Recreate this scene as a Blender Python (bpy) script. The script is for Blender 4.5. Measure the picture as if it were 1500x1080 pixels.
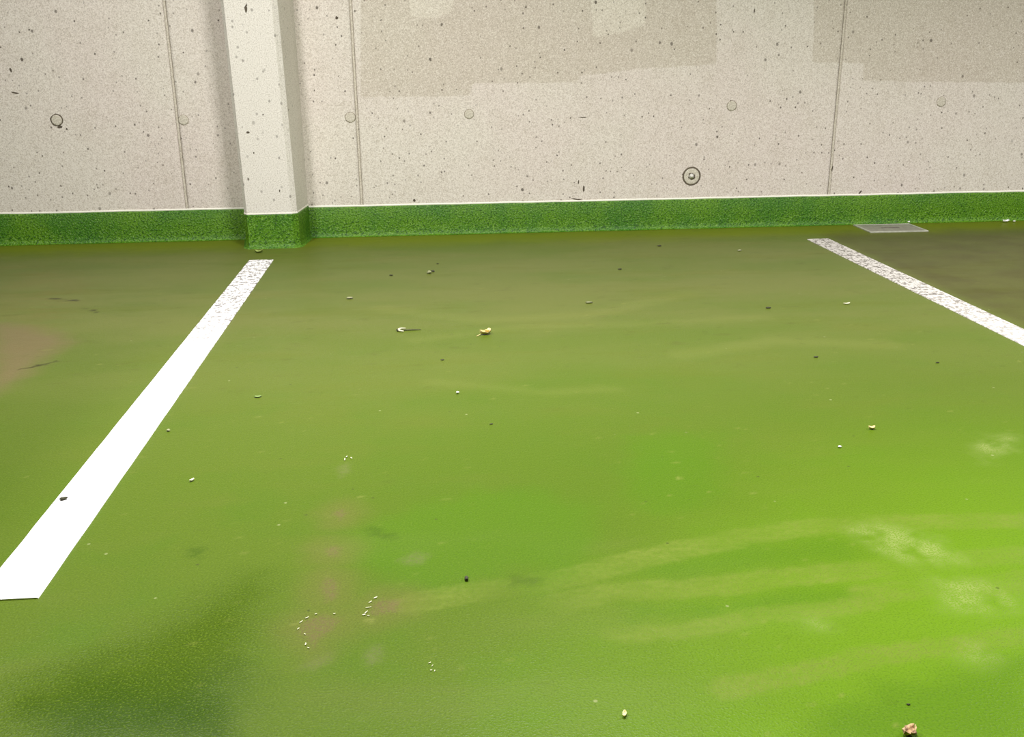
import bpy, bmesh, math, random
import numpy as np
from mathutils import Vector, Matrix, noise

for o in list(bpy.data.objects):
    bpy.data.objects.remove(o)
scene = bpy.context.scene
COL = scene.collection
random.seed(7)

# ---------------------------------------------------------------- camera
FOCAL, PITCH, YAW, ROLL, CAM_H = 1434.39, 0.316252, 0.0863186, -0.0091601, 0.84935
cam_data = bpy.data.cameras.new('camera')
cam_data.sensor_fit = 'HORIZONTAL'
cam_data.sensor_width = 36.0
cam_data.lens = FOCAL * 36.0 / 1500.0
cam_data.clip_start = 0.02
cam = bpy.data.objects.new('camera', cam_data)
COL.objects.link(cam)
fw = Vector((math.sin(YAW) * math.cos(PITCH), math.cos(YAW) * math.cos(PITCH), -math.sin(PITCH)))
rt = Vector((math.cos(YAW), -math.sin(YAW), 0.0))
up = rt.cross(fw)
rt2 = math.cos(ROLL) * rt + math.sin(ROLL) * up
up2 = -math.sin(ROLL) * rt + math.cos(ROLL) * up
m = Matrix.Identity(4)
for i in range(3):
    m[i][0], m[i][1], m[i][2] = rt2[i], up2[i], -fw[i]
m.translation = (0.0, 0.0, CAM_H)
cam.matrix_world = m
scene.camera = cam

# ---------------------------------------------------------------- world, exposure
scene.view_settings.view_transform = 'Standard'
scene.view_settings.look = 'None'
scene.view_settings.gamma = 1.0
scene.view_settings.use_curve_mapping = False
scene.view_settings.exposure = 0.0
scene.cycles.max_bounces = 5
scene.cycles.diffuse_bounces = 3
scene.cycles.glossy_bounces = 2
scene.cycles.caustics_reflective = False
world = bpy.data.worlds.new('world')
scene.world = world
world.use_nodes = True
world.node_tree.nodes['Background'].inputs[0].default_value = (1.0, 0.97, 0.90, 1)
world.node_tree.nodes['Background'].inputs[1].default_value = 0.06

# ceiling lamps: x, y of the centre, watts, beam spread in degrees
CEIL = 2.55
LAMPS = [(0.36, 2.10, 124.0, 180.0), (-1.22, 2.20, 96.0, 180.0), (3.10, 2.25, 104.0, 138.0)]  # last lamp is unseen, added to brighten the right end of the wall
LAMP_COL = (1.0, 0.972, 0.985)

D = 4.697            # wall plane
BAND = 0.1425        # height of the green upstand
JOINTS = [-1.1105, -0.3004, 1.9824]

# outlines of stains, darker areas, dust tracks and wall patches, in metres on the floor (x, y) and on the wall (x, z)
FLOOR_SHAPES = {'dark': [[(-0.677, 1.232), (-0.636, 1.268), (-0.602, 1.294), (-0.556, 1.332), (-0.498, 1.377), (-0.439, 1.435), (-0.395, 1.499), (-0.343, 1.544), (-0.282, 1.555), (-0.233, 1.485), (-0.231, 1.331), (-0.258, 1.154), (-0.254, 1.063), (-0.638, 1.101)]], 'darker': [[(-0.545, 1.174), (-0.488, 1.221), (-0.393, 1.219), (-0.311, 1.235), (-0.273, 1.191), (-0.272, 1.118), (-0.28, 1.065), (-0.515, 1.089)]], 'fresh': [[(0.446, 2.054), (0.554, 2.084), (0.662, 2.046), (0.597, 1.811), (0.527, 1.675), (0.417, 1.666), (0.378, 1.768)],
  [(-0.198, 1.601), (-0.141, 1.68), (-0.052, 1.746), (0.085, 1.813), (0.221, 1.785), (0.317, 1.698), (0.291, 1.549), (0.214, 1.442), (0.124, 1.474), (0.052, 1.42), (-0.038, 1.429), (-0.095, 1.475), (-0.144, 1.521)],
  [(0.455, 0.992), (0.503, 1.068), (0.611, 1.117), (0.736, 1.145), (0.877, 1.172), (0.745, 0.963)],
  [(0.332, 1.448), (0.408, 1.497), (0.552, 1.534), (0.695, 1.55), (0.749, 1.526), (0.761, 1.469), (0.698, 1.438), (0.563, 1.429), (0.419, 1.421)],
  [(0.309, 1.343), (0.456, 1.348), (0.602, 1.375), (0.689, 1.362), (0.684, 1.325), (0.543, 1.309), (0.399, 1.304), (0.302, 1.308)]], 'footspot': [[(-0.136, 1.657), (-0.122, 1.672), (-0.083, 1.646), (-0.066, 1.618), (-0.088, 1.61), (-0.119, 1.623)],
  [(-0.456, 1.628), (-0.434, 1.636), (-0.41, 1.608), (-0.413, 1.573), (-0.44, 1.581)],
  [(0.121, 1.466), (0.18, 1.45), (0.166, 1.425), (0.109, 1.427)]], 'stain': [[(-1.482, 3.266), (-1.381, 3.288), (-1.271, 3.223), (-1.136, 3.109), (-1.064, 2.994), (-1.097, 2.87), (-1.081, 2.689), (-1.14, 2.432)]], 'leftdirt': [[(-1.99, 4.303), (-1.652, 4.302), (-1.36, 4.179), (-1.164, 3.872), (-1.083, 3.252), (-1.052, 3.007), (-1.055, 2.615), (-1.184, 2.417)]], 'scrape': [[(-0.219, 1.335), (-0.208, 1.361), (-0.183, 1.374), (-0.158, 1.36), (-0.167, 1.325), (-0.186, 1.31), (-0.192, 1.282), (-0.205, 1.312)],
  [(-0.108, 1.395), (-0.093, 1.41), (-0.064, 1.402), (-0.066, 1.372), (-0.096, 1.363), (-0.11, 1.369)],
  [(-0.202, 1.571), (-0.195, 1.598), (-0.172, 1.59), (-0.18, 1.561)],
  [(-0.196, 1.454), (-0.19, 1.489), (-0.173, 1.478), (-0.167, 1.426), (-0.181, 1.41)],
  [(-0.196, 1.732), (-0.185, 1.754), (-0.173, 1.729), (-0.183, 1.702)]], 'grey': [[(-0.206, 1.232), (-0.194, 1.251), (-0.166, 1.265), (-0.161, 1.248), (-0.182, 1.227)],
  [(-0.113, 1.256), (-0.104, 1.283), (-0.086, 1.271), (-0.089, 1.24), (-0.106, 1.232)],
  [(-0.068, 1.537), (-0.038, 1.564), (-0.017, 1.546), (-0.029, 1.519), (-0.059, 1.517)],
  [(-0.207, 1.955), (-0.19, 1.975), (-0.178, 1.93), (-0.196, 1.897)]], 'dustpatch': [[(0.756, 1.557), (0.823, 1.577), (0.873, 1.545), (0.909, 1.484), (0.891, 1.432), (0.835, 1.419), (0.785, 1.467)],
  [(0.807, 1.35), (0.84, 1.381), (0.903, 1.366), (0.939, 1.336), (0.907, 1.293), (0.826, 1.27), (0.797, 1.289)],
  [(1.2, 1.921), (1.259, 1.963), (1.311, 1.958), (1.257, 1.884), (1.18, 1.839)],
  [(0.559, 1.278), (0.583, 1.283), (0.588, 1.26), (0.575, 1.254)],
  [(0.753, 1.168), (0.789, 1.185), (0.796, 1.16), (0.759, 1.131)]]}
FLOOR_LINES = {'dust': [([(-0.044, 1.392), (0.046, 1.416), (0.186, 1.434), (0.302, 1.477), (0.402, 1.512), (0.559, 1.557), (0.705, 1.582), (0.817, 1.584), (0.967, 1.573), (1.12, 1.56)], 0.029), ([(0.192, 1.368), (0.286, 1.393), (0.406, 1.389), (0.482, 1.397), (0.638, 1.414), (0.768, 1.419), (0.906, 1.435), (1.044, 1.44)], 0.028), ([(0.691, 1.341), (0.813, 1.358), (0.909, 1.348), (0.999, 1.367)], 0.028), ([(0.263, 1.271), (0.378, 1.268), (0.5, 1.302), (0.596, 1.303), (0.681, 1.317)], 0.02), ([(0.388, 1.124), (0.452, 1.138), (0.535, 1.154), (0.632, 1.179), (0.749, 1.189), (0.9, 1.209)], 0.021)], 'faint': [([(-0.161, 3.301), (0.157, 3.101), (0.524, 3.126), (0.94, 3.382)], 0.044), ([(-0.043, 2.902), (0.283, 3.003), (0.704, 3.001), (1.098, 3.029)], 0.033), ([(0.727, 2.655), (1.027, 2.76), (1.356, 2.685)], 0.045), ([(0.013, 2.492), (0.294, 2.377), (0.474, 2.383)], 0.026)]}
WALL_SHAPES = {'grey': [[(-0.196, 2.114), (-0.28, 0.64), (0.228, 0.64), (0.235, 0.697), (0.725, 0.692), (0.731, 0.722), (0.994, 0.749), (1.382, 0.77), (1.306, 2.137)],
  [(1.753, 2.144), (1.843, 0.771), (2.094, 0.766), (2.095, 0.685), (2.978, 0.665), (2.729, 2.159)]], 'pale': [[(-0.035, 1.143), (0.184, 1.143), (0.149, 1.0), (0.051, 0.98), (-0.041, 0.989)],
  [(0.775, 1.141), (0.792, 0.893), (0.909, 0.907), (1.038, 0.947), (1.035, 1.14)]]}
FLAKES = [(-0.219, 1.335), (-0.217, 1.354), (-0.209, 1.365), (-0.196, 1.374), (-0.167, 1.372), (-0.207, 1.319), (-0.203, 1.292), (-0.198, 1.282), (-0.104, 1.413), (-0.112, 1.401), (-0.114, 1.385), (-0.117, 1.371), (-0.113, 1.361), (-0.12, 1.364), (-0.018, 1.226), (-0.014, 1.219), (-0.016, 1.208), (-0.011, 1.206), (-0.192, 2.005), (-0.181, 1.996), (-0.195, 1.99)]
CRACKS = [((-1.155, 2.74), (-1.079, 2.801), 0.010), ((-1.375, 3.599), (-1.261, 3.544), 0.014), ((-1.201, 3.429), (-1.138, 3.375), 0.013)]

# ---------------------------------------------------------------- helpers
def lin(r, g, b):
    return tuple(((c / 255.0) / 12.92 if c / 255.0 <= 0.04045 else ((c / 255.0 + 0.055) / 1.055) ** 2.4) for c in (r, g, b)) + (1.0,)

class NT:
    """small wrapper to write node graphs as expressions"""
    def __init__(self, name):
        self.mat = bpy.data.materials.new(name)
        self.mat.use_nodes = True
        self.t = self.mat.node_tree
        self.bsdf = self.t.nodes['Principled BSDF']
        self.coord = self.t.nodes.new('ShaderNodeTexCoord').outputs['Object']
    def put(self, sock, v):
        if hasattr(v, 'links'):
            self.t.links.new(v, sock)
        elif isinstance(v, (tuple, list)):
            sock.default_value = v if len(v) == len(sock.default_value) else tuple(v)[:len(sock.default_value)]
        else:
            sock.default_value = v
    def math(self, op, a, b=0.0, c=None, clamp=False):
        n = self.t.nodes.new('ShaderNodeMath'); n.operation = op; n.use_clamp = clamp
        self.put(n.inputs[0], a); self.put(n.inputs[1], b)
        if c is not None: self.put(n.inputs[2], c)
        return n.outputs[0]
    def add(self, a, b): return self.math('ADD', a, b)
    def sub(self, a, b): return self.math('SUBTRACT', a, b)
    def mul(self, a, b): return self.math('MULTIPLY', a, b)
    def mx(self, a, b): return self.math('MAXIMUM', a, b)
    def ramp(self, v, lo, hi, a=0.0, b=1.0):
        n = self.t.nodes.new('ShaderNodeMapRange'); n.interpolation_type = 'SMOOTHSTEP'
        self.put(n.inputs[0], v)
        for k, x in zip((1, 2, 3, 4), (lo, hi, a, b)): n.inputs[k].default_value = x
        return n.outputs[0]
    def noise(self, scale, detail=3.0, rough=0.55, vec=None, stretch=None, off=None, w=0.0):
        n = self.t.nodes.new('ShaderNodeTexNoise')
        n.inputs['Scale'].default_value = scale; n.inputs['Detail'].default_value = detail
        n.inputs['Roughness'].default_value = rough
        v = vec or self.coord
        if stretch or off: v = self.mapping(v, stretch or (1, 1, 1), off or (0, 0, 0))
        self.t.links.new(v, n.inputs['Vector'])
        return n.outputs[0]
    def mapping(self, v, sc, off=(0, 0, 0)):
        n = self.t.nodes.new('ShaderNodeMapping')
        n.inputs['Scale'].default_value = sc; n.inputs['Location'].default_value = off
        self.t.links.new(v, n.inputs[0])
        return n.outputs[0]
    def voronoi(self, scale, feature='F1', rnd=1.0, vec=None):
        n = self.t.nodes.new('ShaderNodeTexVoronoi'); n.feature = feature
        n.inputs['Scale'].default_value = scale; n.inputs['Randomness'].default_value = rnd
        self.t.links.new(vec or self.coord, n.inputs['Vector'])
        return n
    def attr(self, name):
        n = self.t.nodes.new('ShaderNodeAttribute'); n.attribute_name = name
        return n.outputs['Fac']
    def mix(self, f, a, b, mode='MIX'):
        n = self.t.nodes.new('ShaderNodeMix'); n.data_type = 'RGBA'; n.blend_type = mode
        self.put(n.inputs[0], f); self.put(n.inputs[6], a); self.put(n.inputs[7], b)
        return n.outputs[2]
    def sep(self, v=None):
        n = self.t.nodes.new('ShaderNodeSeparateXYZ'); self.t.links.new(v or self.coord, n.inputs[0])
        return n.outputs
    def bump(self, h, strength, dist, prev=None):
        n = self.t.nodes.new('ShaderNodeBump'); n.inputs['Strength'].default_value = strength
        n.inputs['Distance'].default_value = dist
        self.put(n.inputs['Height'], h)
        if prev is not None: self.t.links.new(prev, n.inputs['Normal'])
        return n.outputs[0]
    def out(self, color, rough=0.5, normal=None, metallic=0.0, spec=0.5):
        b = self.bsdf
        self.put(b.inputs['Base Color'], color); self.put(b.inputs['Roughness'], rough)
        self.put(b.inputs['Metallic'], metallic); self.put(b.inputs['Specular IOR Level'], spec)
        if normal is not None: self.t.links.new(normal, b.inputs['Normal'])
        return self.mat

def link(name, me, mat, parent=None, smooth=False):
    o = bpy.data.objects.new(name, me)
    COL.objects.link(o)
    if mat: 
        me.materials.clear(); me.materials.append(mat)
    if parent: o.parent = parent
    if smooth:
        for p in me.polygons: p.use_smooth = True
    return o

def bm_obj(name, bm, mat, parent=None, smooth=False):
    bmesh.ops.recalc_face_normals(bm, faces=bm.faces)
    me = bpy.data.meshes.new(name); bm.to_mesh(me); bm.free()
    return link(name, me, mat, parent, smooth)

def tag(o, label, cat, group=None):
    o['label'] = label; o['category'] = cat
    if group: o['group'] = group
    return o

def structure(o, label=None):
    o['kind'] = 'structure'
    if label: o['label'] = label
    return o

def add_box(bm, lo, hi, bevel=0.0, seg=2):
    r = bmesh.ops.create_cube(bm, size=1.0)
    for v in r['verts']:
        for i in range(3):
            v.co[i] = (lo[i] + hi[i]) / 2 + v.co[i] * (hi[i] - lo[i])
    if bevel:
        es = list({e for v in r['verts'] for e in v.link_edges})
        bmesh.ops.bevel(bm, geom=es, offset=bevel, segments=seg, affect='EDGES', profile=0.6)

def grid_mesh(name, us, vs, fn):
    """quad grid over two coordinate arrays; fn(U, V) -> (N,3) points"""
    U, V = np.meshgrid(us, vs)
    P = fn(U.ravel(), V.ravel()).astype(np.float32)
    nu, nv = len(us), len(vs)
    i = (np.arange(nv - 1)[:, None] * nu + np.arange(nu - 1)[None, :]).ravel()
    q = np.stack([i, i + 1, i + nu + 1, i + nu], 1).astype(np.int32)
    me = bpy.data.meshes.new(name)
    me.vertices.add(len(P)); me.vertices.foreach_set('co', P.ravel())
    me.loops.add(q.size); me.loops.foreach_set('vertex_index', q.ravel())
    me.polygons.add(len(q)); me.polygons.foreach_set('loop_start', np.arange(0, q.size, 4, dtype=np.int32))
    me.update(calc_edges=True)
    return me, U.ravel(), V.ravel()

def seg_dist(x, y, a, b):
    ax, ay = a; bx, by = b
    dx, dy = bx - ax, by - ay
    t = np.clip(((x - ax) * dx + (y - ay) * dy) / (dx * dx + dy * dy + 1e-12), 0, 1)
    return np.hypot(x - ax - t * dx, y - ay - t * dy)

def sdf_poly(x, y, pts):
    d = np.full(x.shape, 1e3); ins = np.zeros(x.shape, bool)
    n = len(pts)
    for k in range(n):
        a, b = pts[k], pts[(k + 1) % n]
        d = np.minimum(d, seg_dist(x, y, a, b))
        if a[1] != b[1]:
            c = ((a[1] > y) != (b[1] > y)) & (x < (b[0] - a[0]) * (y - a[1]) / (b[1] - a[1]) + a[0])
            ins ^= c
    return np.where(ins, d, -d)          # positive inside

def sdf_line(x, y, pts, w):
    d = np.full(x.shape, 1e3)
    for a, b in zip(pts[:-1], pts[1:]):
        d = np.minimum(d, seg_dist(x, y, a, b))
    return w - d

def np_noise(x, y, seed=0):
    """gradient noise about 0, range roughly -0.7..0.7"""
    xi, yi = np.floor(x).astype(np.int64), np.floor(y).astype(np.int64)
    fx_, fy_ = x - xi, y - yi
    def g(ix, iy, dx, dy):
        h = (ix * 374761393 + iy * 668265263 + seed * 974711 + 1013904223) & 0xffffffff
        h = ((h ^ (h >> 13)) * 1274126177) & 0xffffffff
        a = ((h ^ (h >> 16)) & 0xffff) * (2 * math.pi / 65536.0)
        return np.cos(a) * dx + np.sin(a) * dy
    u, v = fx_ ** 3 * (fx_ * (fx_ * 6 - 15) + 10), fy_ ** 3 * (fy_ * (fy_ * 6 - 15) + 10)
    a = g(xi, yi, fx_, fy_); b = g(xi + 1, yi, fx_ - 1, fy_)
    c = g(xi, yi + 1, fx_, fy_ - 1); d = g(xi + 1, yi + 1, fx_ - 1, fy_ - 1)
    return (a * (1 - u) + b * u) * (1 - v) + (c * (1 - u) + d * u) * v

def fbm(x, y, scale, octaves=3, gain=0.55, seed=0, sx=1.0, sy=1.0):
    t = np.zeros(x.shape); amp, f, tot = 1.0, scale, 0.0
    for k in range(octaves):
        t += amp * np_noise(x * f * sx + 17.3 * k, y * f * sy + 9.1 * k, seed + 31 * k); tot += amp; amp *= gain; f *= 2.03
    return t / tot * 1.6               # about -1..1

def step(v, lo, hi):
    t = np.clip((v - lo) / (hi - lo), 0, 1)
    return t * t * (3 - 2 * t)

def set_attr(me, name, v):
    a = me.attributes.new(name, 'FLOAT', 'POINT')
    a.data.foreach_set('value', np.clip(v, -1.0, 1.0).astype(np.float32))

# ---------------------------------------------------------------- materials
def concrete(name, base, dark, patches=False, pits=1.0, warm=None, sc0=1.0):
    n = NT(name)
    fine = n.noise(70.0, 2, 0.7)
    grain = n.noise(210.0, 1, 0.7)
    col = base
    if patches:
        col = n.mix(n.attr('tone'), base, warm or base)
        col = n.mix(n.mul(n.attr('cloud'), 0.22), col, dark)
        col = n.mix(n.mul(n.ramp(n.attr('grey'), -0.003, 0.006), 0.52), col, lin(186, 175, 156))
        col = n.mix(n.mul(n.ramp(n.attr('pale'), -0.003, 0.006), 0.40), col, lin(228, 222, 206))
    col = n.mix(n.ramp(fine, 0.50, 0.72, 0.0, 0.30), col, dark)
    col = n.mix(n.ramp(grain, 0.50, 0.70, 0.0, 0.42), col, lin(138, 126, 106))
    col = n.mix(n.ramp(grain, 0.46, 0.30, 0.0, 0.42), col, lin(244, 239, 228))
    # air pockets left by the formwork
    total = None
    for sc, r0, keep, seed in ((14.0, 0.105, 0.54, 0), (31.0, 0.168, 0.34, 3)):
        v = n.voronoi(sc * sc0, vec=n.mapping(n.coord, (1.15, 1, 0.95), (seed, seed * .3, seed * .7)))
        sx = n.sep(v.outputs['Color'])
        k = sx[0]
        if patches: k = n.add(k, n.attr('pores'))
        chosen = n.ramp(k, keep, keep + 0.02)
        rad = n.add(r0 * 0.45, n.mul(sx[1], r0 * 0.8))
        d = n.sub(n.add(v.outputs['Distance'], n.mul(n.sub(grain, 0.5), r0 * 1.5)), rad)
        pit = n.mul(n.mul(n.ramp(d, 0.0, -r0 * 0.25), chosen), n.ramp(sx[2], 0.0, 1.0, 0.60, 1.0))
        total = pit if total is None else n.mx(total, pit)
    col = n.mix(n.mul(total, 0.85 * pits), col, lin(60, 50, 38))
    nrm = n.bump(grain, 0.30, 0.003)
    return n.out(col, 0.82, nrm, spec=0.3)

M_WALL = concrete('wall_concrete', lin(215, 208, 195), lin(192, 182, 165), patches=True, warm=lin(214, 203, 193))
M_PILLAR = concrete('pillar_concrete', lin(216, 211, 200), lin(202, 196, 183), pits=0.6)
M_PLUG = concrete('plug_mortar', lin(200, 193, 176), lin(176, 168, 150), pits=0.3)

def plain(name, col, rough=0.6, var=0.25, scale=60.0, metallic=0.0, bump=0.0, dark=None):
    n = NT(name)
    c = n.mix(n.ramp(n.noise(scale, 3, 0.6), 0.35, 0.7, 0.0, 1.0), col, dark or tuple(x * (1 - var) for x in col[:3]) + (1,))
    nr = n.bump(n.noise(scale * 3, 3, 0.6), bump, 0.002) if bump else None
    return n.out(c, rough, nr, metallic)

M_JOINT = plain('joint_dirt', lin(150, 140, 120), 0.9, 0.35, 90)
M_STRIP = concrete('joint_concrete', lin(200, 192, 175), lin(176, 168, 150), pits=0.5)
M_RING = plain('ring_dirt', lin(104, 94, 78), 0.9, 0.4, 120)
M_CHIP = plain('chip_dark', lin(92, 82, 68), 0.9, 0.35, 140)
M_EDGE = plain('pale_strip_white', lin(240, 238, 222), 0.6, 0.06, 60)

def green_band():
    n = NT('upstand_green_paint')
    mid = n.noise(5, 3, 0.6)
    rough_n = n.noise(120, 2, 0.75)
    col = n.mix(n.ramp(mid, 0.35, 0.68), lin(84, 130, 10), lin(60, 112, 16))
    col = n.mix(n.ramp(rough_n, 0.50, 0.64, 0.0, 0.85), col, lin(30, 70, 4))
    col = n.mix(n.ramp(rough_n, 0.45, 0.30, 0.0, 0.65), col, lin(134, 170, 80))
    return n.out(col, 0.45, n.bump(rough_n, 0.8, 0.006), spec=0.4)
M_BAND = green_band()

FLOOR_LAYERS = [   # mask attribute, strength, colour; laid over each other in this order
    ('hue', 1.0, (124, 150, 60)), ('lush', 0.45, (108, 150, 34)), ('swirl', 0.40, (136, 150, 84)), ('leftbay', 0.6, (98, 126, 30)),
    ('far_sheen', 0.75, (120, 124, 74)), ('outbay', 0.82, (78, 72, 42)), ('walldirt', 0.80, (122, 136, 26)),
    ('leftdirt', 0.75, (116, 110, 62)), ('stain', 0.80, (122, 106, 88)), ('right_light', 0.90, (156, 204, 44)), ('fresh', 0.55, (112, 162, 6)),
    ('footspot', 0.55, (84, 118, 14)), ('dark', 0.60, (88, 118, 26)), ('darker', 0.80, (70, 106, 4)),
    ('dust', 0.66, (180, 192, 138)), ('faint', 0.12, (150, 156, 96)), ('grey', 0.50, (124, 126, 96)),
    ('halo', 0.45, (112, 112, 62)), ('scrape', 0.75, (118, 104, 80)), ('crack', 0.9, (50, 46, 28)), ('blotch', 0.35, (84, 88, 38)),
    ('fleck', 0.38, (62, 70, 24)), ('mote', 0.38, (150, 156, 92))]

NEAR_K, FAR_K = (0.33, 0.36, 0.11), (0.66, 0.65, 0.45)
def tint(c, k):
    return tuple(a * b for a, b in zip(lin(*c)[:3], k)) + (1.0,)

def floor_mat():
    n = NT('green_floor_coating')
    fine = n.noise(85, 2, 0.65)
    grain = n.noise(300, 1, 0.6)
    col = tint((118, 150, 46), NEAR_K)
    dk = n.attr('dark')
    ds = None
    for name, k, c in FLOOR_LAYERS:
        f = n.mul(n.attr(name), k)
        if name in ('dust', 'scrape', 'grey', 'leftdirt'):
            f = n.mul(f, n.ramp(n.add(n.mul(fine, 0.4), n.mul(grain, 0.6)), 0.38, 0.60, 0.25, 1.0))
        col = n.mix(f, col, tint(c, FAR_K if name in ('far_sheen', 'outbay', 'walldirt', 'leftdirt', 'stain', 'blotch', 'fleck', 'mote', 'faint', 'crack', 'scrape', 'halo', 'grey') else NEAR_K))
    sp = n.mul(n.attr('dustpatch'), n.ramp(grain, 0.42, 0.60, 0.15, 1.0))
    col = n.mix(n.mul(sp, 0.45), col, tint((206, 206, 150), (0.7, 0.7, 0.6)))
    v = n.voronoi(24); s = n.sep(v.outputs['Color'])
    dots = n.mul(n.ramp(s[0], 0.84, 0.86), n.ramp(v.outputs['Distance'], 0.10, 0.05))
    col = n.mix(n.mul(dots, 0.6), col, n.mix(n.ramp(s[1], 0.55, 0.6), lin(50, 58, 22), lin(140, 146, 98)))
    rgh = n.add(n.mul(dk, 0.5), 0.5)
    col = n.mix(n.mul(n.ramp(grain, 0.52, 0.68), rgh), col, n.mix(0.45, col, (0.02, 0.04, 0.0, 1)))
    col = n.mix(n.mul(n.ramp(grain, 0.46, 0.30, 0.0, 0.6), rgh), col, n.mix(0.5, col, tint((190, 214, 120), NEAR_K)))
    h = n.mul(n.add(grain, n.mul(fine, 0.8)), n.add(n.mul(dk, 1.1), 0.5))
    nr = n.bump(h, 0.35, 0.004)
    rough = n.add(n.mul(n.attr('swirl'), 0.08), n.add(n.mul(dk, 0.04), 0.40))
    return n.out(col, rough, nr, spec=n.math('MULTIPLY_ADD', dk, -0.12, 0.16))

def line_mat(name, wear, tone):
    n = NT(name)
    far = n.ramp(n.sep()[1], 1.7, 3.7)
    f1 = n.noise(75, 2, 0.75, stretch=(1.3, 0.7, 1)); f2 = n.noise(28, 3, 0.75, stretch=(1, 1.4, 1))
    a = n.ramp(n.add(f1, n.mul(n.sub(f2, 0.5), 0.6)), 0.49, 0.58)
    b = n.ramp(n.add(f2, n.mul(far, 0.03 * wear)), 0.60, 0.66)
    col = n.mix(n.mul(n.mul(a, n.add(n.mul(far, 0.88), 0.02)), wear), tone, lin(100, 95, 84))
    col = n.mix(n.mul(b, n.add(n.mul(far, 0.30), 0.25)), col, lin(96, 90, 92))
    return n.out(col, 0.55, None, spec=0.4)

M_LEAF = plain('dry_leaf_yellow', lin(216, 200, 140), 0.7, 0.35, 120, dark=lin(190, 158, 98))
M_LEAF_B = plain('dry_leaf_brown', lin(196, 164, 120), 0.75, 0.4, 150, dark=lin(92, 62, 40))
M_SEED = plain('seed_husk', lin(232, 222, 150), 0.6, 0.3, 200)
M_TWIG = plain('twig_bark', lin(92, 96, 52), 0.8, 0.4, 220)
M_BUD = plain('twig_bud', lin(214, 212, 176), 0.7, 0.25, 220)
M_STONE = plain('stone_pale', lin(150, 152, 112), 0.75, 0.35, 160, bump=0.4)
M_GRIT = plain('grit_dark', lin(62, 62, 40), 0.85, 0.4, 160, bump=0.4)
M_PAPER = plain('paper_white', lin(246, 246, 240), 0.7, 0.06, 60)
M_FLAKE = plain('paint_flake_white', lin(206, 206, 170), 0.6, 0.12, 160)
M_METAL = plain('plate_metal', lin(150, 146, 134), 0.55, 0.22, 45, metallic=0.35, bump=0.2)
M_METAL_EDGE = plain('plate_frame_metal', lin(188, 188, 172), 0.5, 0.2, 60, metallic=0.35)
M_SLOT = plain('slot_dark', lin(92, 80, 76), 0.8, 0.3, 80)
M_BOLT = plain('bolt_steel', lin(220, 216, 206), 0.45, 0.2, 120, metallic=0.2)
M_CEIL = plain('ceiling_concrete', lin(150, 146, 138), 0.9, 0.08, 3)
M_HOUSING = plain('lamp_housing', lin(230, 230, 226), 0.5, 0.03, 20)
def tube_mat():
    n = NT('lamp_tube')
    n.put(n.bsdf.inputs['Emission Color'], LAMP_COL + (1,)); n.put(n.bsdf.inputs['Emission Strength'], 3.0)
    return n.out((0.9, 0.9, 0.88, 1), 0.5)
M_TUBE = tube_mat()
M_FLOOR = floor_mat()

# ---------------------------------------------------------------- floor
def spaced(lo, a, b, hi, fine, coarse):
    return np.concatenate([np.arange(lo, a, coarse), np.arange(a, b, fine), np.arange(b, hi, coarse), [hi]])
fx = spaced(-4.6, -2.2, 3.2, 5.4, 0.0075, 0.2)
fy = spaced(-3.4, 0.9, 4.66, D + 0.10, 0.0075, 0.1)
me, X, Y = grid_mesh('floor', fx, fy, lambda u, v: np.stack([u, v, np.zeros_like(u)], 1))
wob = fbm(X, Y, 13, 4, 0.6, 1) * 0.022
wob2 = fbm(X, Y, 42, 3, 0.6, 2) * 0.008
SD = {}
for key in FLOOR_SHAPES:
    v = np.full(X.shape, -1.0)
    for p in FLOOR_SHAPES[key]: v = np.maximum(v, sdf_poly(X, Y, p))
    SD[key] = v
for key in FLOOR_LINES:
    v = np.full(X.shape, -1.0)
    for p, w in FLOOR_LINES[key]: v = np.maximum(v, sdf_line(X, Y, p, w))
    SD[key] = v
wx = X + fbm(X, Y, 35, 3, 0.6, 11) * 0.014; wy = Y + fbm(X, Y, 35, 3, 0.6, 12) * 0.022
ck = np.zeros(X.shape)
for a_, b_, w in CRACKS:
    ck = np.maximum(ck, step(-seg_dist(wx, wy, a_, b_), -w, -w * 0.3))
ck *= step(fbm(X, Y, 30, 2, 0.5, 16), -0.5, 0.2)
mid = fbm(X, Y, 4.5, 4, 0.6, 3)
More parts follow.
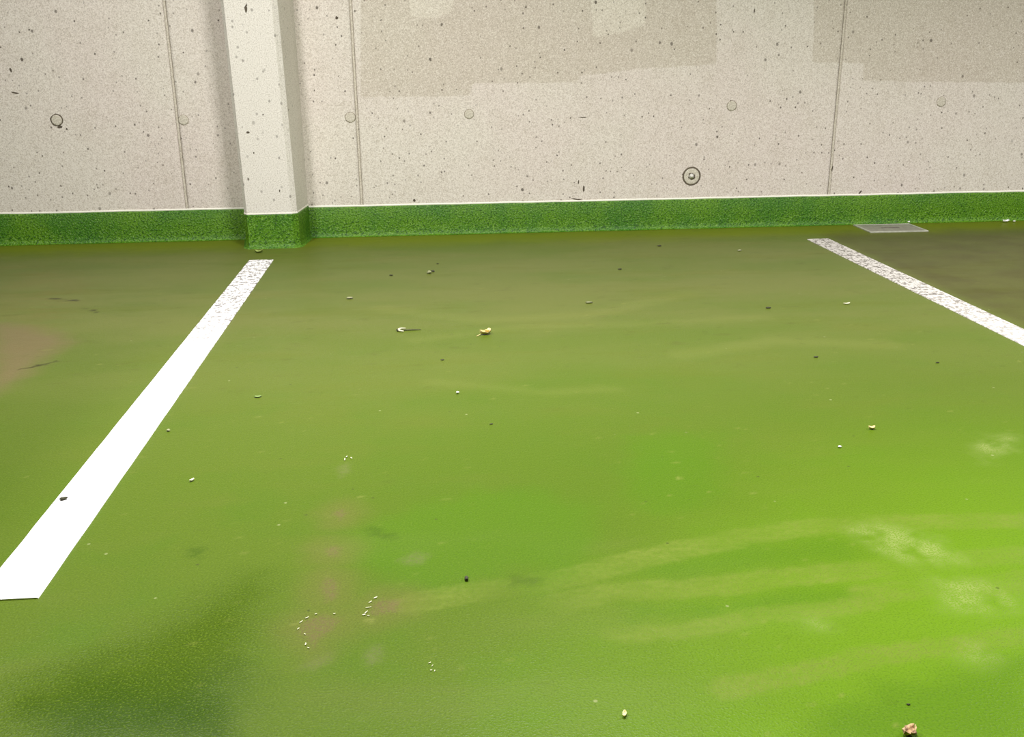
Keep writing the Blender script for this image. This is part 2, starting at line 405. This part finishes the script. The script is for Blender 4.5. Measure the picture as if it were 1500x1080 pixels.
MASK = {
    'hue': step(fbm(X, Y, 0.9, 3, 0.5, 4), -0.35, 0.4),
    'lush': step(mid, -0.1, 0.6),
    'swirl': step(fbm(X, Y, 3.0, 4, 0.6, 5, 0.6, 2.2), 0.0, 0.6),
    'right_light': step(X * 0.8 - (Y - 1.0) * 0.50 + mid * 0.10, -0.25, 0.60) * step(-Y, -2.4, -1.15),  # missing lamp light painted in as brighter green towards the near right
    'leftbay': step(-X + wob, 0.70, 0.95),
    'far_sheen': step(Y, 1.7, 3.5) * (0.55 + 0.45 * step(fbm(X, Y, 2.2, 4, 0.6, 6, 0.6, 1.5), -0.5, 0.4)),  # grazing sheen of the wall painted in as duller colour with distance
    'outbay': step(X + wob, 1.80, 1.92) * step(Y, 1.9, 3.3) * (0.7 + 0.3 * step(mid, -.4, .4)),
    'walldirt': step(Y + mid * 0.10 + wob, 4.32, 4.60),
    'leftdirt': step(SD['leftdirt'] + wob, -0.02, 0.25) * step(fbm(X, Y, 7, 4, 0.65, 7, 0.8, 2.0), -0.5, 0.4),
    'stain': step(SD['stain'] + wob, -0.03, 0.10),
    'fresh': step(SD['fresh'] + wob * 1.4, -0.035, 0.05),
    'footspot': step(SD['footspot'] + wob2, -0.008, 0.012) * step(fbm(X, Y, 60, 2, .5, 13), -0.6, 0.2),
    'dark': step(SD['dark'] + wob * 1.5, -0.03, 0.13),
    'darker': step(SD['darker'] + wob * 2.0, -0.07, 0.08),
    'dust': step(SD['dust'] + wob2 * 1.3, -0.010, 0.006) * step(fbm(X, Y, 3.2, 3, .5, 8), -0.7, 0.3) * (0.6 + 0.4 * step(fbm(X, Y, 25, 3, .6, 14, .5, 2), -.4, .3)),
    'faint': step(SD['faint'] + wob, -0.03, 0.04),
    'grey': step(SD['grey'] + wob2, -0.012, 0.012),
    'halo': step(SD['scrape'] + wob, -0.075, 0.0),
    'scrape': step(SD['scrape'] + wob2, -0.008, 0.008),
    'dustpatch': step(SD['dustpatch'] + wob * 1.5, -0.035, 0.05) * step(fbm(X, Y, 22, 3, .6, 15), -0.6, 0.3),
    'fleck': step(fbm(X, Y, 34, 2, .6, 17, .7, 1.3), 0.50, 0.72) * step(fbm(X, Y, 3, 2, .5, 18), -0.3, 0.5) * (0.35 + 0.65 * step(Y, 1.6, 3.0)),
    'mote': step(fbm(X, Y, 38, 2, .6, 19, .6, 1.3), 0.52, 0.74) * step(fbm(X, Y, 2.5, 2, .5, 20), -0.3, 0.5),
    'crack': ck,
    'blotch': step(fbm(X, Y, 11, 4, .65, 9, .8, 1.8), 0.28, 0.55) * step(Y, 1.9, 3.0),
}
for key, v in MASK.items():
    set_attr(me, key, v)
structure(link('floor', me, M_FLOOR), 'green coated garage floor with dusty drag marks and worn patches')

# ---------------------------------------------------------------- back wall: core, four cast panels, joints, tie plugs
bm = bmesh.new(); add_box(bm, (-4.6, D + 0.006, -0.02), (5.4, D + 0.20, CEIL))
wall = structure(bm_obj('wall_back', bm, M_JOINT), 'bare cast concrete garage wall above the green upstand')
GAP, STRIP = 0.0011, 0.010
edges = [-4.6] + JOINTS + [5.4]
def cast_panel(x0, x1, holes):
    us = np.concatenate([[x0, x0 + 0.002], np.arange(x0 + 0.012, x1 - 0.008, 0.0155), [x1 - 0.002, x1]])
    vs = np.concatenate([[-0.01], np.arange(0.10, 1.25, 0.0155), np.arange(1.25, CEIL - 0.05, 0.08), [CEIL]])
    def f(u, v):
        yy = np.full(u.shape, D)
        e = np.minimum(u - x0, x1 - u)
        yy += np.where(e < 1e-6, 0.006, 0.0)
        return np.stack([u, yy, v], 1)
    me, U, V = grid_mesh('panel', us, vs, f)
    for key in WALL_SHAPES:
        a = np.full(U.shape, -1.0)
        for p in WALL_SHAPES[key]: a = np.maximum(a, sdf_poly(U, V, p))
        set_attr(me, key, a + fbm(U, V, 8, 3, 0.6, 21) * 0.006)
    set_attr(me, 'tone', step(fbm(U, V, 1.2, 3, 0.5, 22), -0.35, 0.4))
    set_attr(me, 'cloud', step(fbm(U, V, 7, 4, 0.6, 23), -0.1, 0.7))
    set_attr(me, 'pores', fbm(U, V, 2.0, 3, 0.5, 24) * 0.16 - 0.06 + 0.10 * step(-V, -0.75, -0.3))
    return link('panel', me, M_WALL, wall)
for a, b in zip(edges[:-1], edges[1:]):
    x0 = a + (STRIP / 2 + GAP if a in JOINTS else 0); x1 = b - (STRIP / 2 + GAP if b in JOINTS else 0)
    cast_panel(x0, x1, None)
for j in JOINTS:
    bm = bmesh.new()
    add_box(bm, (j - STRIP / 2, D - 0.0002, -0.01), (j + STRIP / 2, D + 0.012, CEIL), 0.0015, 1)
    bm_obj('joint_strip', bm, M_STRIP, wall)

def lathe(bm, prof, seg=40, jit=0.0):
    """revolve (radius, height-out-of-wall) pairs round the wall normal; +height points to -Y"""
    rings = []
    for r, h in prof:
        if r < 1e-6: rings.append([bm.verts.new((0, -h, 0))]); continue
        rings.append([bm.verts.new((r * (1 + jit * noise.noise((math.cos(2 * math.pi * k / seg) * 3, math.sin(2 * math.pi * k / seg) * 3, r * 90))) * math.cos(2 * math.pi * k / seg), -h,
                                    r * (1 + jit * noise.noise((math.cos(2 * math.pi * k / seg) * 3, math.sin(2 * math.pi * k / seg) * 3, r * 90))) * math.sin(2 * math.pi * k / seg))) for k in range(seg)])
    for A, B in zip(rings[:-1], rings[1:]):
        for k in range(seg):
            k2 = (k + 1) % seg
            if len(A) == 1: bm.faces.new((A[0], B[k], B[k2]))
            elif len(B) == 1: bm.faces.new((A[k], B[0], A[k2]))
            else: bm.faces.new((A[k], B[k], B[k2], A[k2]))

def tie_plug(x, z, r, dark, lab):
    bm = bmesh.new(); lathe(bm, [(0, 0.0012), (r * 0.72, 0.0016), (r * 0.84, 0.0010), (r * 0.86, 0.0002)], 36, 0.05)
    p = bm_obj('tie_hole_plug', bm, M_PLUG, wall, True); p.location = (x, D - 0.0004, z)
    bm = bmesh.new(); lathe(bm, [(r * 0.85, 0.0006), (r * 0.90, 0.0009), (r * (0.95 + dark * 0.6), 0.0004), (r * (0.96 + dark * 0.6), -0.0005)], 36, 0.12)
    bm_obj('joint_ring', bm, M_RING if dark > 0 else M_JOINT, p, True)
    return p
for x, z, r, dk in ((-1.638, 0.560, 0.0265, 0.12), (-1.090 + 0.008, 0.552, 0.025, -0.05), (-0.331, 0.553, 0.026, -0.02), (0.217, 0.560, 0.024, -0.02),
                    (1.466, 0.580, 0.026, -0.02), (2.502, 0.585, 0.026, -0.08)):
    tie_plug(x, z, r, dk, '')
# the larger recessed anchor with its bolt end
AX, AZ = 1.287, 0.253
bm = bmesh.new(); lathe(bm, [(0.036, 0.0005), (0.039, 0.0012), (0.0435, 0.0012), (0.0455, -0.0005)], 48, 0.02)
anc = bm_obj('wall_anchor', bm, M_RING, wall, True); anc.location = (AX, D - 0.0004, AZ)
anc['label'] = 'round wall anchor with dark ring and bolt end'
bm = bmesh.new(); lathe(bm, [(0.006, 0.0006), (0.020, 0.0014), (0.034, 0.0022), (0.0375, 0.0008)], 48, 0.01)
bm_obj('anchor_disc', bm, M_PLUG, anc, True)
bm = bmesh.new(); lathe(bm, [(0, 0.014), (0.0045, 0.0135), (0.0062, 0.011), (0.0062, 0.004), (0.012, 0.0035), (0.0125, 0.0)], 24, 0.0)
bm_obj('bolt', bm, M_BOLT, anc, True)
bm = bmesh.new(); lathe(bm, [(0.006, 0.0024), (0.013, 0.0026), (0.0165, 0.0016)], 24, 0.35)
bm_obj('bolt_shade', bm, M_CHIP, anc, True)  # dark collar painted in for the shade round the bolt
# chips and scratches with an outline of their own
def wall_chip(x, z, w, h, ang, Yp=D, parent=None, mat=M_CHIP):
    bm = bmesh.new(); k = 14; rim = []
    c = bm.verts.new((0, -0.0003, 0))
    for i in range(k):
        a = 2 * math.pi * i / k; rr = 1 + 0.45 * noise.noise((x * 50 + math.cos(a) * 1.5, z * 50 + math.sin(a) * 1.5, 1.0))
        u, v = math.cos(a) * w / 2 * rr, math.sin(a) * h / 2 * rr
        rim.append(bm.verts.new((u * math.cos(ang) - v * math.sin(ang), -0.0009, u * math.sin(ang) + v * math.cos(ang))))
    for i in range(k): bm.faces.new((c, rim[i], rim[(i + 1) % k]))
    o = bm_obj('surface_chip', bm, mat, parent or wall); o.location = (x, Yp, z)
for x, z, w, h, a in ((0.761, 0.204, 0.009, 0.032, 0.0), (0.735, 0.152, 0.060, 0.006, -0.20), (1.987, 0.276, 0.006, 0.028, -0.15), (2.141, 0.158, 0.007, 0.024, -0.7),
                      (0.749, 0.537, 0.042, 0.004, -0.08), (-1.800, 0.680, 0.034, 0.006, -0.25), (-1.802, 0.776, 0.008, 0.022, 0.2), (-0.052, 0.166, 0.012, 0.014, 0.3),
                      (1.546, 1.003, 0.006, 0.022, -0.1), (0.735, 0.236, 0.006, 0.020, 0.0), (-1.630, 0.530, 0.022, 0.012, 0.1), (-0.365, 0.985, 0.012, 0.014, 0.0),
                      (-1.60, 0.52, 0.008, 0.008, 0.0), (1.245, 0.262, 0.010, 0.012, 0.4)):
    wall_chip(x, z, w, h, a)

# ---------------------------------------------------------------- pilaster in front of the wall
PX0, PX1, PY, CH = -0.810, -0.576, 4.455, 0.020      # outer front corners at the foot, front plane, chamfer
WX0, WX1 = -0.842, -0.552                             # where the splayed sides meet the wall
LEAN = -0.017                                         # the shaft leans a little to the left on its way up (per metre)
PBAND = 0.152
def pil_outline(z, grow=0.0):
    k = LEAN * max(0.0, z - 0.15)
    return [(WX0 - grow, D + 0.001), (PX0 + k - grow, PY + CH - grow * .4), (PX0 + k + CH * .75 - grow * .4, PY - grow), (PX1 + k - CH * 1.1 + grow * .4, PY - grow), (PX1 + k + grow, PY + CH - grow * .4), (WX1 + grow, D + 0.001)]
def pil_mesh(zs, grow):
    bm = bmesh.new(); R = []
    for z, g in zip(zs, grow):
        ring = []
        for (ax, ay), (bx, by) in zip(pil_outline(z, g)[:-1], pil_outline(z, g)[1:]):
            ring += [bm.verts.new((ax, ay, z))]
        ring.append(bm.verts.new((*pil_outline(z, g)[-1], z))); R.append(ring)
    for A, B in zip(R[:-1], R[1:]):
        for k in range(len(A) - 1): bm.faces.new((A[k], A[k + 1], B[k + 1], B[k]))
    return bm, R
pil = bpy.data.objects.new('concrete_pilaster', None); COL.objects.link(pil); pil.location = (-0.71, PY, 0)
tag(pil, 'pale chamfered concrete pilaster with a green painted foot', 'pillar')
def pil_child(name, bm, mat):
    for v in bm.verts: v.co -= Vector((-0.71, PY, 0))
    return bm_obj(name, bm, mat, pil)
bm, R = pil_mesh([PBAND - 0.01, 0.85, 1.7, CEIL], [0, 0, 0, 0])
bm.faces.new(R[0]); bm.faces.new(R[-1])
shaft = pil_child('shaft', bm, M_PILLAR)
bm, R = pil_mesh([0.0, 0.006, 0.018, 0.04, PBAND - 0.004, PBAND], [0.016, 0.009, 0.005, 0.003, 0.003, 0.0005])
bm.faces.new(R[-1])
pil_child('painted_foot', bm, M_BAND)
bm, R = pil_mesh([PBAND + 0.0005, PBAND + 0.001, PBAND + 0.006, PBAND + 0.0065], [0.0, 0.002, 0.002, 0.0])
pil_child('pale_strip', bm, M_EDGE)
for x, z, w, h, a in ((-0.734, 1.020, 0.012, 0.028, 0.2), (-0.730, 1.034, 0.006, 0.012, 0.0), (-0.772, 0.505, 0.014, 0.009, 0.3), (-0.79, 0.30, 0.005, 0.012, 0), (-0.655, 0.245, 0.005, 0.012, 0), (-0.70, 0.58, 0.006, 0.006, 0), (-0.755, 0.415, 0.006, 0.008, 0)):
    x *= 0.982; z = 0.849 + (z - 0.849) * 0.982
    bm = bmesh.new(); k = 12; c = bm.verts.new((x, PY - 0.0004, z)); rim = []
    for i in range(k):
        an = 2 * math.pi * i / k; rr = 1 + 0.5 * noise.noise((x * 60 + math.cos(an) * 1.6, z * 60 + math.sin(an) * 1.6, 3))
        rim.append(bm.verts.new((x + math.cos(an) * w / 2 * rr, PY - 0.0009, z + math.sin(an) * h / 2 * rr)))
    for i in range(k): bm.faces.new((c, rim[i], rim[(i + 1) % k]))
    pil_child('surface_chip', bm, M_CHIP)

# ---------------------------------------------------------------- green upstand along the wall, coved into the floor
def upstand(name, x0, x1, label):
    prof = [(0.0, BAND), (0.0035, BAND - 0.002), (0.005, BAND - 0.006), (0.006, 0.07), (0.0075, 0.030)]
    for k in range(1, 7):
        t = k / 6 * math.pi / 2
        prof.append((0.0075 + 0.011 * (1 - math.cos(t)), 0.030 - 0.0285 * math.sin(t)))
    prof.append((0.024, 0.0006))
    us = np.arange(x0, x1 + 1e-6, 0.02); us[-1] = x1
    nP = len(prof)
    P = np.array(prof)
    wob = np.array([noise.noise((u * 9, 0, 3)) * 0.0016 + noise.noise((u * 2.1, 4, 3)) * 0.0015 for u in us])
    def f(u, v):
        i = v.astype(int); iu = np.searchsorted(us, u - 1e-9)
        iu = np.clip(iu, 0, len(us) - 1)
        z = P[i, 1] + np.where(i < 3, wob[iu], 0.0)
        y = D - P[i, 0] - np.where(i > 8, wob[iu] * 3, 0.0)
        return np.stack([u, y, z], 1)
    me, U, V = grid_mesh(name, us, np.arange(nP), f)
    me.flip_normals()
    o = structure(link(name, me, M_BAND, None, True), label)
    # pale strip above the green band
    P2 = np.array([(0.0, BAND + 0.0075), (0.0022, BAND + 0.006), (0.0022, BAND + 0.001), (0.0005, BAND - 0.001)])
    def f2(u, v):
        i = v.astype(int); iu = np.clip(np.searchsorted(us, u - 1e-9), 0, len(us) - 1)
        return np.stack([u, D - P2[i, 0], P2[i, 1] + wob[iu]], 1)
    me2, _, _ = grid_mesh('pale_strip', us, np.arange(4), f2)
    me2.flip_normals()
    link('pale_strip', me2, M_EDGE, o)
    return o
upstand('baseboard_left', -4.6, WX0 - 0.001, 'green painted upstand on the wall left of the pilaster')
upstand('baseboard_right', WX1 + 0.001, 5.4, 'green painted upstand on the wall right of the pilaster')

# ---------------------------------------------------------------- painted bay lines
def bay_line(x0, x1, y0, y1, mat, label, skew=0.0):
    bm = bmesh.new(); H = 0.0022
    n = 90
    rows = []
    for k in range(n + 1):
        y = y0 + (y1 - y0) * k / n
        jl = 0.0008 * noise.noise((y * 14, x0 * 7, 0)); jr = 0.0008 * noise.noise((y * 14, x1 * 7, 5))
        e = 0.0018
        dy0 = -skew if k == 0 else 0
        rows.append([bm.verts.new((x0 + jl, y, 0.0)), bm.verts.new((x0 + jl + e, y, H)), bm.verts.new((x1 + jr - e, y + dy0, H)), bm.verts.new((x1 + jr, y + dy0, 0.0))])
    for A, B in zip(rows[:-1], rows[1:]):
        for i in range(3): bm.faces.new((A[i], A[i + 1], B[i + 1], B[i]))
    bm.faces.new(rows[0]); bm.faces.new(rows[-1])
    o = bm_obj('parking_line', bm, mat)
    o.location.z = 0.0004
    return tag(o, label, 'parking line', 'white bay lines on the green floor')
bay_line(-0.7566, -0.6536, 1.469, 4.184, line_mat('line_paint_clean', 0.9, lin(232, 231, 228)), 'long bright white parking line leading to the pilaster foot')
bay_line(1.7435, 1.8465, 1.60, 4.332, line_mat('line_paint_worn', 1.0, lin(196, 192, 184)), 'speckled worn white parking line starting beside the metal floor plate')

# ---------------------------------------------------------------- metal plate let into the floor
pl = bpy.data.objects.new('floor_plate', None); COL.objects.link(pl); pl.location = (2.245, 4.553, 0); pl.rotation_euler.z = math.radians(-1)
tag(pl, 'grey rectangular metal cover plate in the floor at the wall', 'floor plate')
W2, H2 = 0.143, 0.103
for lo, hi in (((-W2, -H2, -0.006), (W2, -H2 + 0.010, 0.0052)), ((-W2, H2 - 0.010, -0.006), (W2, H2, 0.0052)), ((-W2, -H2 + 0.010, -0.006), (-W2 + 0.010, H2 - 0.010, 0.0052)), ((W2 - 0.010, -H2 + 0.010, -0.006), (W2, H2 - 0.010, 0.0052))):
    bm = bmesh.new(); add_box(bm, lo, hi, 0.0012, 1); bm_obj('frame_bar', bm, M_METAL_EDGE, pl)
bm = bmesh.new(); add_box(bm, (-W2 + 0.012, -H2 + 0.012, -0.006), (W2 - 0.012, H2 - 0.012, 0.004), 0.001, 1)
cov = bm_obj('cover', bm, M_METAL, pl)
bm = bmesh.new(); add_box(bm, (-0.045, -0.006, 0.0036), (0.045, 0.006, 0.0044), 0.0003, 1); bm_obj('lifting_slot', bm, M_SLOT, cov)

# ---------------------------------------------------------------- litter and grit, each piece its own thing
def pebble(name, x, y, r, mat, label, cat, sq=(1, 1, 0.6), seed=0, rot=0.0):
    bm = bmesh.new(); bmesh.ops.create_icosphere(bm, subdivisions=2, radius=1.0)
    for v in bm.verts:
        k = 1 + 0.45 * noise.noise(v.co * 1.3 + Vector((seed * 3.1, 1.7, seed)))
        v.co = Vector((v.co.x * sq[0] * r * k, v.co.y * sq[1] * r * k, v.co.z * sq[2] * r * k))
    zmin = min(v.co.z for v in bm.verts)
    for v in bm.verts: v.co.z -= zmin
    o = bm_obj(name, bm, mat, None, True); o.location = (x, y, 0.0003); o.rotation_euler.z = rot
    return tag(o, label, cat)

def flat_bit(name, x, y, w, h, mat, label, cat, seed=0, rot=0.0, curl=0.25, t=0.0012, group=None, z=0.0006):
    """an irregular curled scrap or leaf with thickness"""
    bm = bmesh.new(); nu, nv = 9, 6; top = []; bot = []
    for j in range(nv):
        for lst in (top, bot): lst.append([])
        for i in range(nu):
            s = i / (nu - 1) * 2 - 1; q = j / (nv - 1) * 2 - 1
            wid = (1 - abs(s) ** 2.2) ** 0.5 * (0.8 + 0.4 * noise.noise((s * 2.2, seed * 4.0, 0))) + 0.08
            px, py = s * w / 2, q * wid * h / 2 + 0.12 * h * noise.noise((s * 2, seed, 2))
            pz = curl * h * (q * q * 0.6 + 0.5 * s * s) + 0.18 * curl * h * (1 + noise.noise((s * 3, q * 3, seed * 2.0)))
            top[-1].append(bm.verts.new((px, py, pz + t))); bot[-1].append(bm.verts.new((px, py, pz)))
    for L, fl in ((top, False), (bot, True)):
        for j in range(nv - 1):
            for i in range(nu - 1):
                q = (L[j][i], L[j][i + 1], L[j + 1][i + 1], L[j + 1][i])
                bm.faces.new(q[::-1] if fl else q)
    ring = [(0, i) for i in range(nu)] + [(j, nu - 1) for j in range(1, nv)] + [(nv - 1, i) for i in range(nu - 2, -1, -1)] + [(j, 0) for j in range(nv - 2, 0, -1)]
    for a, b in zip(ring, ring[1:] + ring[:1]):
        bm.faces.new((top[a[0]][a[1]], bot[a[0]][a[1]], bot[b[0]][b[1]], top[b[0]][b[1]]))
    zmin = min(v.co.z for v in bm.verts)
    for v in bm.verts: v.co.z -= zmin
    o = bm_obj(name, bm, mat, None, True); o.location = (x, y, z); o.rotation_euler.z = rot
    return tag(o, label, cat, group) if cat else o

def tube(bm, pts, rads, seg=8):
    rings = []
    for k, p in enumerate(pts):
        d = (pts[min(k + 1, len(pts) - 1)] - pts[max(k - 1, 0)]).normalized()
        a = d.cross(Vector((0, 0, 1))).normalized(); b = a.cross(d)
        rings.append([bm.verts.new(p + rads[k] * (math.cos(2 * math.pi * i / seg) * a + math.sin(2 * math.pi * i / seg) * b)) for i in range(seg)])
    for A, B in zip(rings[:-1], rings[1:]):
        for i in range(seg): bm.faces.new((A[i], A[(i + 1) % seg], B[(i + 1) % seg], B[i]))
    bm.faces.new(rings[0]); bm.faces.new(rings[-1])

# dry leaf with its stalk
lf = bpy.data.objects.new('dry_leaf', None); COL.objects.link(lf); lf.location = (0.172, 2.937, 0.0004); lf.rotation_euler.z = 0.25
tag(lf, 'yellow dry leaf with a stalk lying mid-bay', 'leaf')
b = flat_bit('blade', 0, 0, 0.036, 0.030, M_LEAF, '', None, 4, 0.0, 0.45); b.parent = lf
b = flat_bit('torn_lobe', 0.010, 0.006, 0.018, 0.016, M_SEED, '', None, 9, 0.6, 0.5, z=0.006); b.parent = lf
bm = bmesh.new(); tube(bm, [Vector((-0.014, -0.002, 0.004)), Vector((-0.022, -0.009, 0.003)), Vector((-0.034, -0.015, 0.0016))], [0.0012, 0.0011, 0.0009]); bm_obj('stalk', bm, M_LEAF, lf, True)
# twig with a hooked pale bud end
tw = bpy.data.objects.new('twig', None); COL.objects.link(tw); tw.location = (-0.065, 3.007, 0.0)
tag(tw, 'short dark twig with a hooked pale end', 'twig')
bm = bmesh.new(); tube(bm, [Vector((-0.022, 0.0, 0.0035)), Vector((-0.004, 0.003, 0.003)), Vector((0.015, 0.002, 0.003)), Vector((0.036, 0.004, 0.002))], [0.0022, 0.0028, 0.0024, 0.0012]); bm_obj('stem', bm, M_TWIG, tw, True)
bm = bmesh.new(); tube(bm, [Vector((-0.012, 0.018, 0.0035)), Vector((-0.026, 0.016, 0.0042)), Vector((-0.034, 0.004, 0.0045)), Vector((-0.031, -0.010, 0.0042)), Vector((-0.018, -0.016, 0.0035))], [0.0016, 0.0030, 0.0036, 0.0034, 0.0018]); bm_obj('bud', bm, M_BUD, tw, True)
bm = bmesh.new(); tube(bm, [Vector((-0.012, 0.024, 0.003)), Vector((-0.030, 0.021, 0.0034)), Vector((-0.040, 0.006, 0.0034)), Vector((-0.037, -0.008, 0.003))], [0.001, 0.002, 0.0024, 0.0012]); bm_obj('bud_scale', bm, M_GRIT, tw, True)

flat_bit('dry_leaf', 0.598, 1.008, 0.022, 0.016, M_LEAF_B, 'crumpled brown leaf scrap at the bottom edge of the photo', 'leaf', 12, 0.5, 0.6)
flat_bit('seed_husk', 0.240, 1.082, 0.012, 0.0058, M_SEED, 'tiny pale yellow seed husk near the bottom edge', 'seed', 3, 1.25, 0.6)
flat_bit('leaf_scrap', 1.014, 2.037, 0.015, 0.012, M_LEAF, 'tiny yellowish leaf scrap in the right half of the bay', 'leaf', 7, -0.1, 0.6)
flat_bit('paper_scrap', 2.884, 4.640, 0.034, 0.026, M_PAPER, 'small white paper scrap against the upstand at far right', 'paper', 6, 0.2, 0.5)
flat_bit('paper_crumb', 2.930, 4.642, 0.018, 0.012, M_PAPER, 'tiny white crumb right of the white paper scrap', 'paper', 16, 0.9, 0.5)
flat_bit('paint_chip', 2.392, 4.664, 0.012, 0.012, M_PAPER, 'tiny white chip at the rear corner of the metal floor plate', 'paint chip', 21, 0.2, 0.6, z=0.0056)
flat_bit('paint_chip', -0.742, 4.359, 0.034, 0.034, plain('chip_green_pale', lin(150, 166, 84), 0.6, 0.25, 120), 'pale green paint chip between pilaster foot and white line end', 'paint chip', 2, 0.0, 0.35)
flat_bit('wood_sliver', 1.433, 3.161, 0.024, 0.010, M_BUD, 'thin pale sliver left of the worn right parking line', 'sliver', 5, 0.1, 0.4)
flat_bit('wood_sliver', -0.504, 1.913, 0.012, 0.006, M_BUD, 'tiny pale sliver right of the long bright parking line', 'sliver', 15, 0.9, 0.6)
flat_bit('paper_crumb', -0.448, 2.425, 0.018, 0.014, plain('film_pale', lin(112, 134, 70), 0.5, 0.2, 80), 'faint pale scrap beside the middle of the long bright line', 'scrap', 8, 0.1, 0.15)
pebble('pebble', 0.005, 3.832, 0.0085, M_STONE, 'pale pebble nearest the wall in the middle of the bay', 'pebble', (1.1, 0.9, 0.7), 1)
pebble('pebble', 0.020, 3.862, 0.006, M_GRIT, 'dark grain touching the pale pebble near the wall', 'grit', (1.3, 0.9, 0.6), 2)
pebble('pebble', -0.283, 3.452, 0.008, M_STONE, 'flat pale pebble right of the far end of the bright line', 'pebble', (1.5, 0.8, 0.4), 3)
pebble('pebble', 0.557, 3.288, 0.0085, plain('stone_olive', lin(120, 124, 84), 0.8, 0.35, 160), 'flat olive pebble behind and right of the yellow leaf', 'pebble', (1.4, 0.8, 0.45), 4)
pebble('pebble', 1.355, 4.110, 0.007, M_STONE, 'tiny pale pebble near the wall, left of the worn line', 'pebble', (1.2, 0.9, 0.5), 5)
pebble('pebble', 0.065, 2.393, 0.0042, M_PAPER, 'tiny white pebble in front of the yellow leaf', 'pebble', (1, 1, 0.7), 6)
pebble('pebble', 0.896, 1.939, 0.0035, M_PAPER, 'tiny white speck in front of the yellowish leaf scrap', 'pebble', (1.2, 1, 0.7), 7)
pebble('pebble', -0.621, 2.206, 0.0040, M_STONE, 'tiny pale pebble hard against the bright line', 'pebble', (1, 1, 0.7), 8)
pebble('grit', 0.046, 1.455, 0.0042, M_GRIT, 'dark grain at the front edge of the deep green patch', 'grit', (0.8, 1.3, 0.8), 9)
GR = [(-0.145, 3.814, .008, 'dark speck left of the pale pebble near the wall'), (0.041, 4.010, .006, 'dark speck behind the pale pebble near the wall'),
      (0.768, 3.809, .009, 'flat dark speck in the far middle right of the bay'), (1.036, 4.262, .011, 'dark sliver close to the wall below the round anchor'),
      (0.032, 2.684, .006, 'dark round speck left in front of the yellow leaf'), (0.137, 2.166, .0045, 'small dark speck in the centre of the bay'),
      (1.148, 3.140, .010, 'elongated dark speck left of the pale sliver'), (1.097, 2.586, .007, 'dark speck in the right part of the bay below the pale sliver'),
      (1.413, 2.497, .006, 'dark speck farthest right inside the bay'), (0.626, 1.066, .0030, 'tiny dark grain just behind the brown leaf scrap'),
      (-0.172, 3.760, .006, 'faint dark grain furthest left of the two near the pale pebble')]
for k, (x, y, r, lab) in enumerate(GR[:-1]):
    pebble('grit', x, y, r * 0.6, M_GRIT, lab, 'grit', (1.5, 0.8, 0.45), 20 + k, 0.15 * (k % 3 - 1))
pebble('grit', -0.738, 1.844, 0.0065, M_GRIT, 'dark crumb lying on the long bright parking line', 'grit', (1.2, 0.7, 0.5), 40, 0.5).location.z = 0.0027
# white flakes of the peeling coat round the two scraped spots
FLAKE_LABELS = ['leftmost on the rim of the left scraped spot', 'just above the leftmost one at the left scraped spot', 'third from the right along the top of the left scraped spot',
    'second from the right along the top of the left scraped spot', 'rightmost along the top of the left scraped spot', 'just below the leftmost one at the left scraped spot',
    'second lowest on the tail of the left scraped spot', 'lowest on the tail of the left scraped spot',
    'topmost on the rim of the right scraped spot', 'second from the top at the right scraped spot', 'third from the top at the right scraped spot',
    'fourth from the top at the right scraped spot', 'lower right of the lowest pair at the right scraped spot', 'lower left of the lowest pair at the right scraped spot',
    'topmost of the four scattered near the bottom centre', 'second from the top of the four near the bottom centre',
    'lower left of the four scattered near the bottom centre', 'lower right of the four scattered near the bottom centre',
    'topmost of the small ring left of centre', 'rightmost of the small ring left of centre', 'leftmost of the small ring left of centre']
for k, (x, y) in enumerate(FLAKES):
    lab = 'white paint flake, ' + FLAKE_LABELS[k]
    g = 'flakes round the left scraped spot' if k < 8 else 'flakes round the right scraped spot' if k < 14 else 'flakes scattered near the bottom centre' if k < 18 else 'flakes of the small ring left of centre'
    big = 0.0060 if k >= 18 else (0.0044 if k < 14 else 0.0030)
    ang = (1.0, 0.9, 0.7, 0.25, 0.2, -0.7, 1.5, -0.6, 0.7, 0.8, 0.2, 1.0, -0.4, 0.1)[k] if k < 14 else random.uniform(0, 3)
    flat_bit('paint_flake', x, y, big * random.uniform(0.8, 2.2), big * random.uniform(0.25, 0.5), M_FLAKE, lab, 'paint flake', 50 + k, ang, 0.4, 0.0008, g)

# ---------------------------------------------------------------- ceiling and its lamps, the right one added (they light the bay)
bm = bmesh.new(); add_box(bm, (-4.6, -3.4, CEIL), (5.4, D + 0.20, CEIL + 0.2))
structure(bm_obj('ceiling', bm, M_CEIL), 'plain painted concrete ceiling over the bay')
LAMP_LABELS = ['linear ceiling lamp over the middle of the bay', 'linear ceiling lamp over the bay left of the bright line', 'added unseen lamp brightening the right end of the wall']
for (x, y, watt, spread), lab in zip(LAMPS, LAMP_LABELS):
    e = bpy.data.objects.new('ceiling_lamp', None); COL.objects.link(e); e.location = (x, y, CEIL)
    tag(e, lab, 'lamp', 'linear ceiling lamps')
    bm = bmesh.new(); add_box(bm, (-0.08, -0.62, -0.06), (0.08, 0.62, 0.0), 0.01); bm_obj('housing', bm, M_HOUSING, e)
    bm = bmesh.new(); tube(bm, [Vector((0, -0.6 + 0.1 * k, -0.078)) for k in range(13)], [0.013] * 13, 12); bm_obj('tube', bm, M_TUBE, e, True)
    ld = bpy.data.lights.new('lamp_light', 'AREA'); ld.shape = 'RECTANGLE'; ld.size = 0.10; ld.size_y = 1.2
    ld.energy = watt; ld.color = LAMP_COL; ld.spread = math.radians(spread)
    lo = bpy.data.objects.new('lamp_light', ld); COL.objects.link(lo); lo.parent = e; lo.location = (0, 0, -0.095)
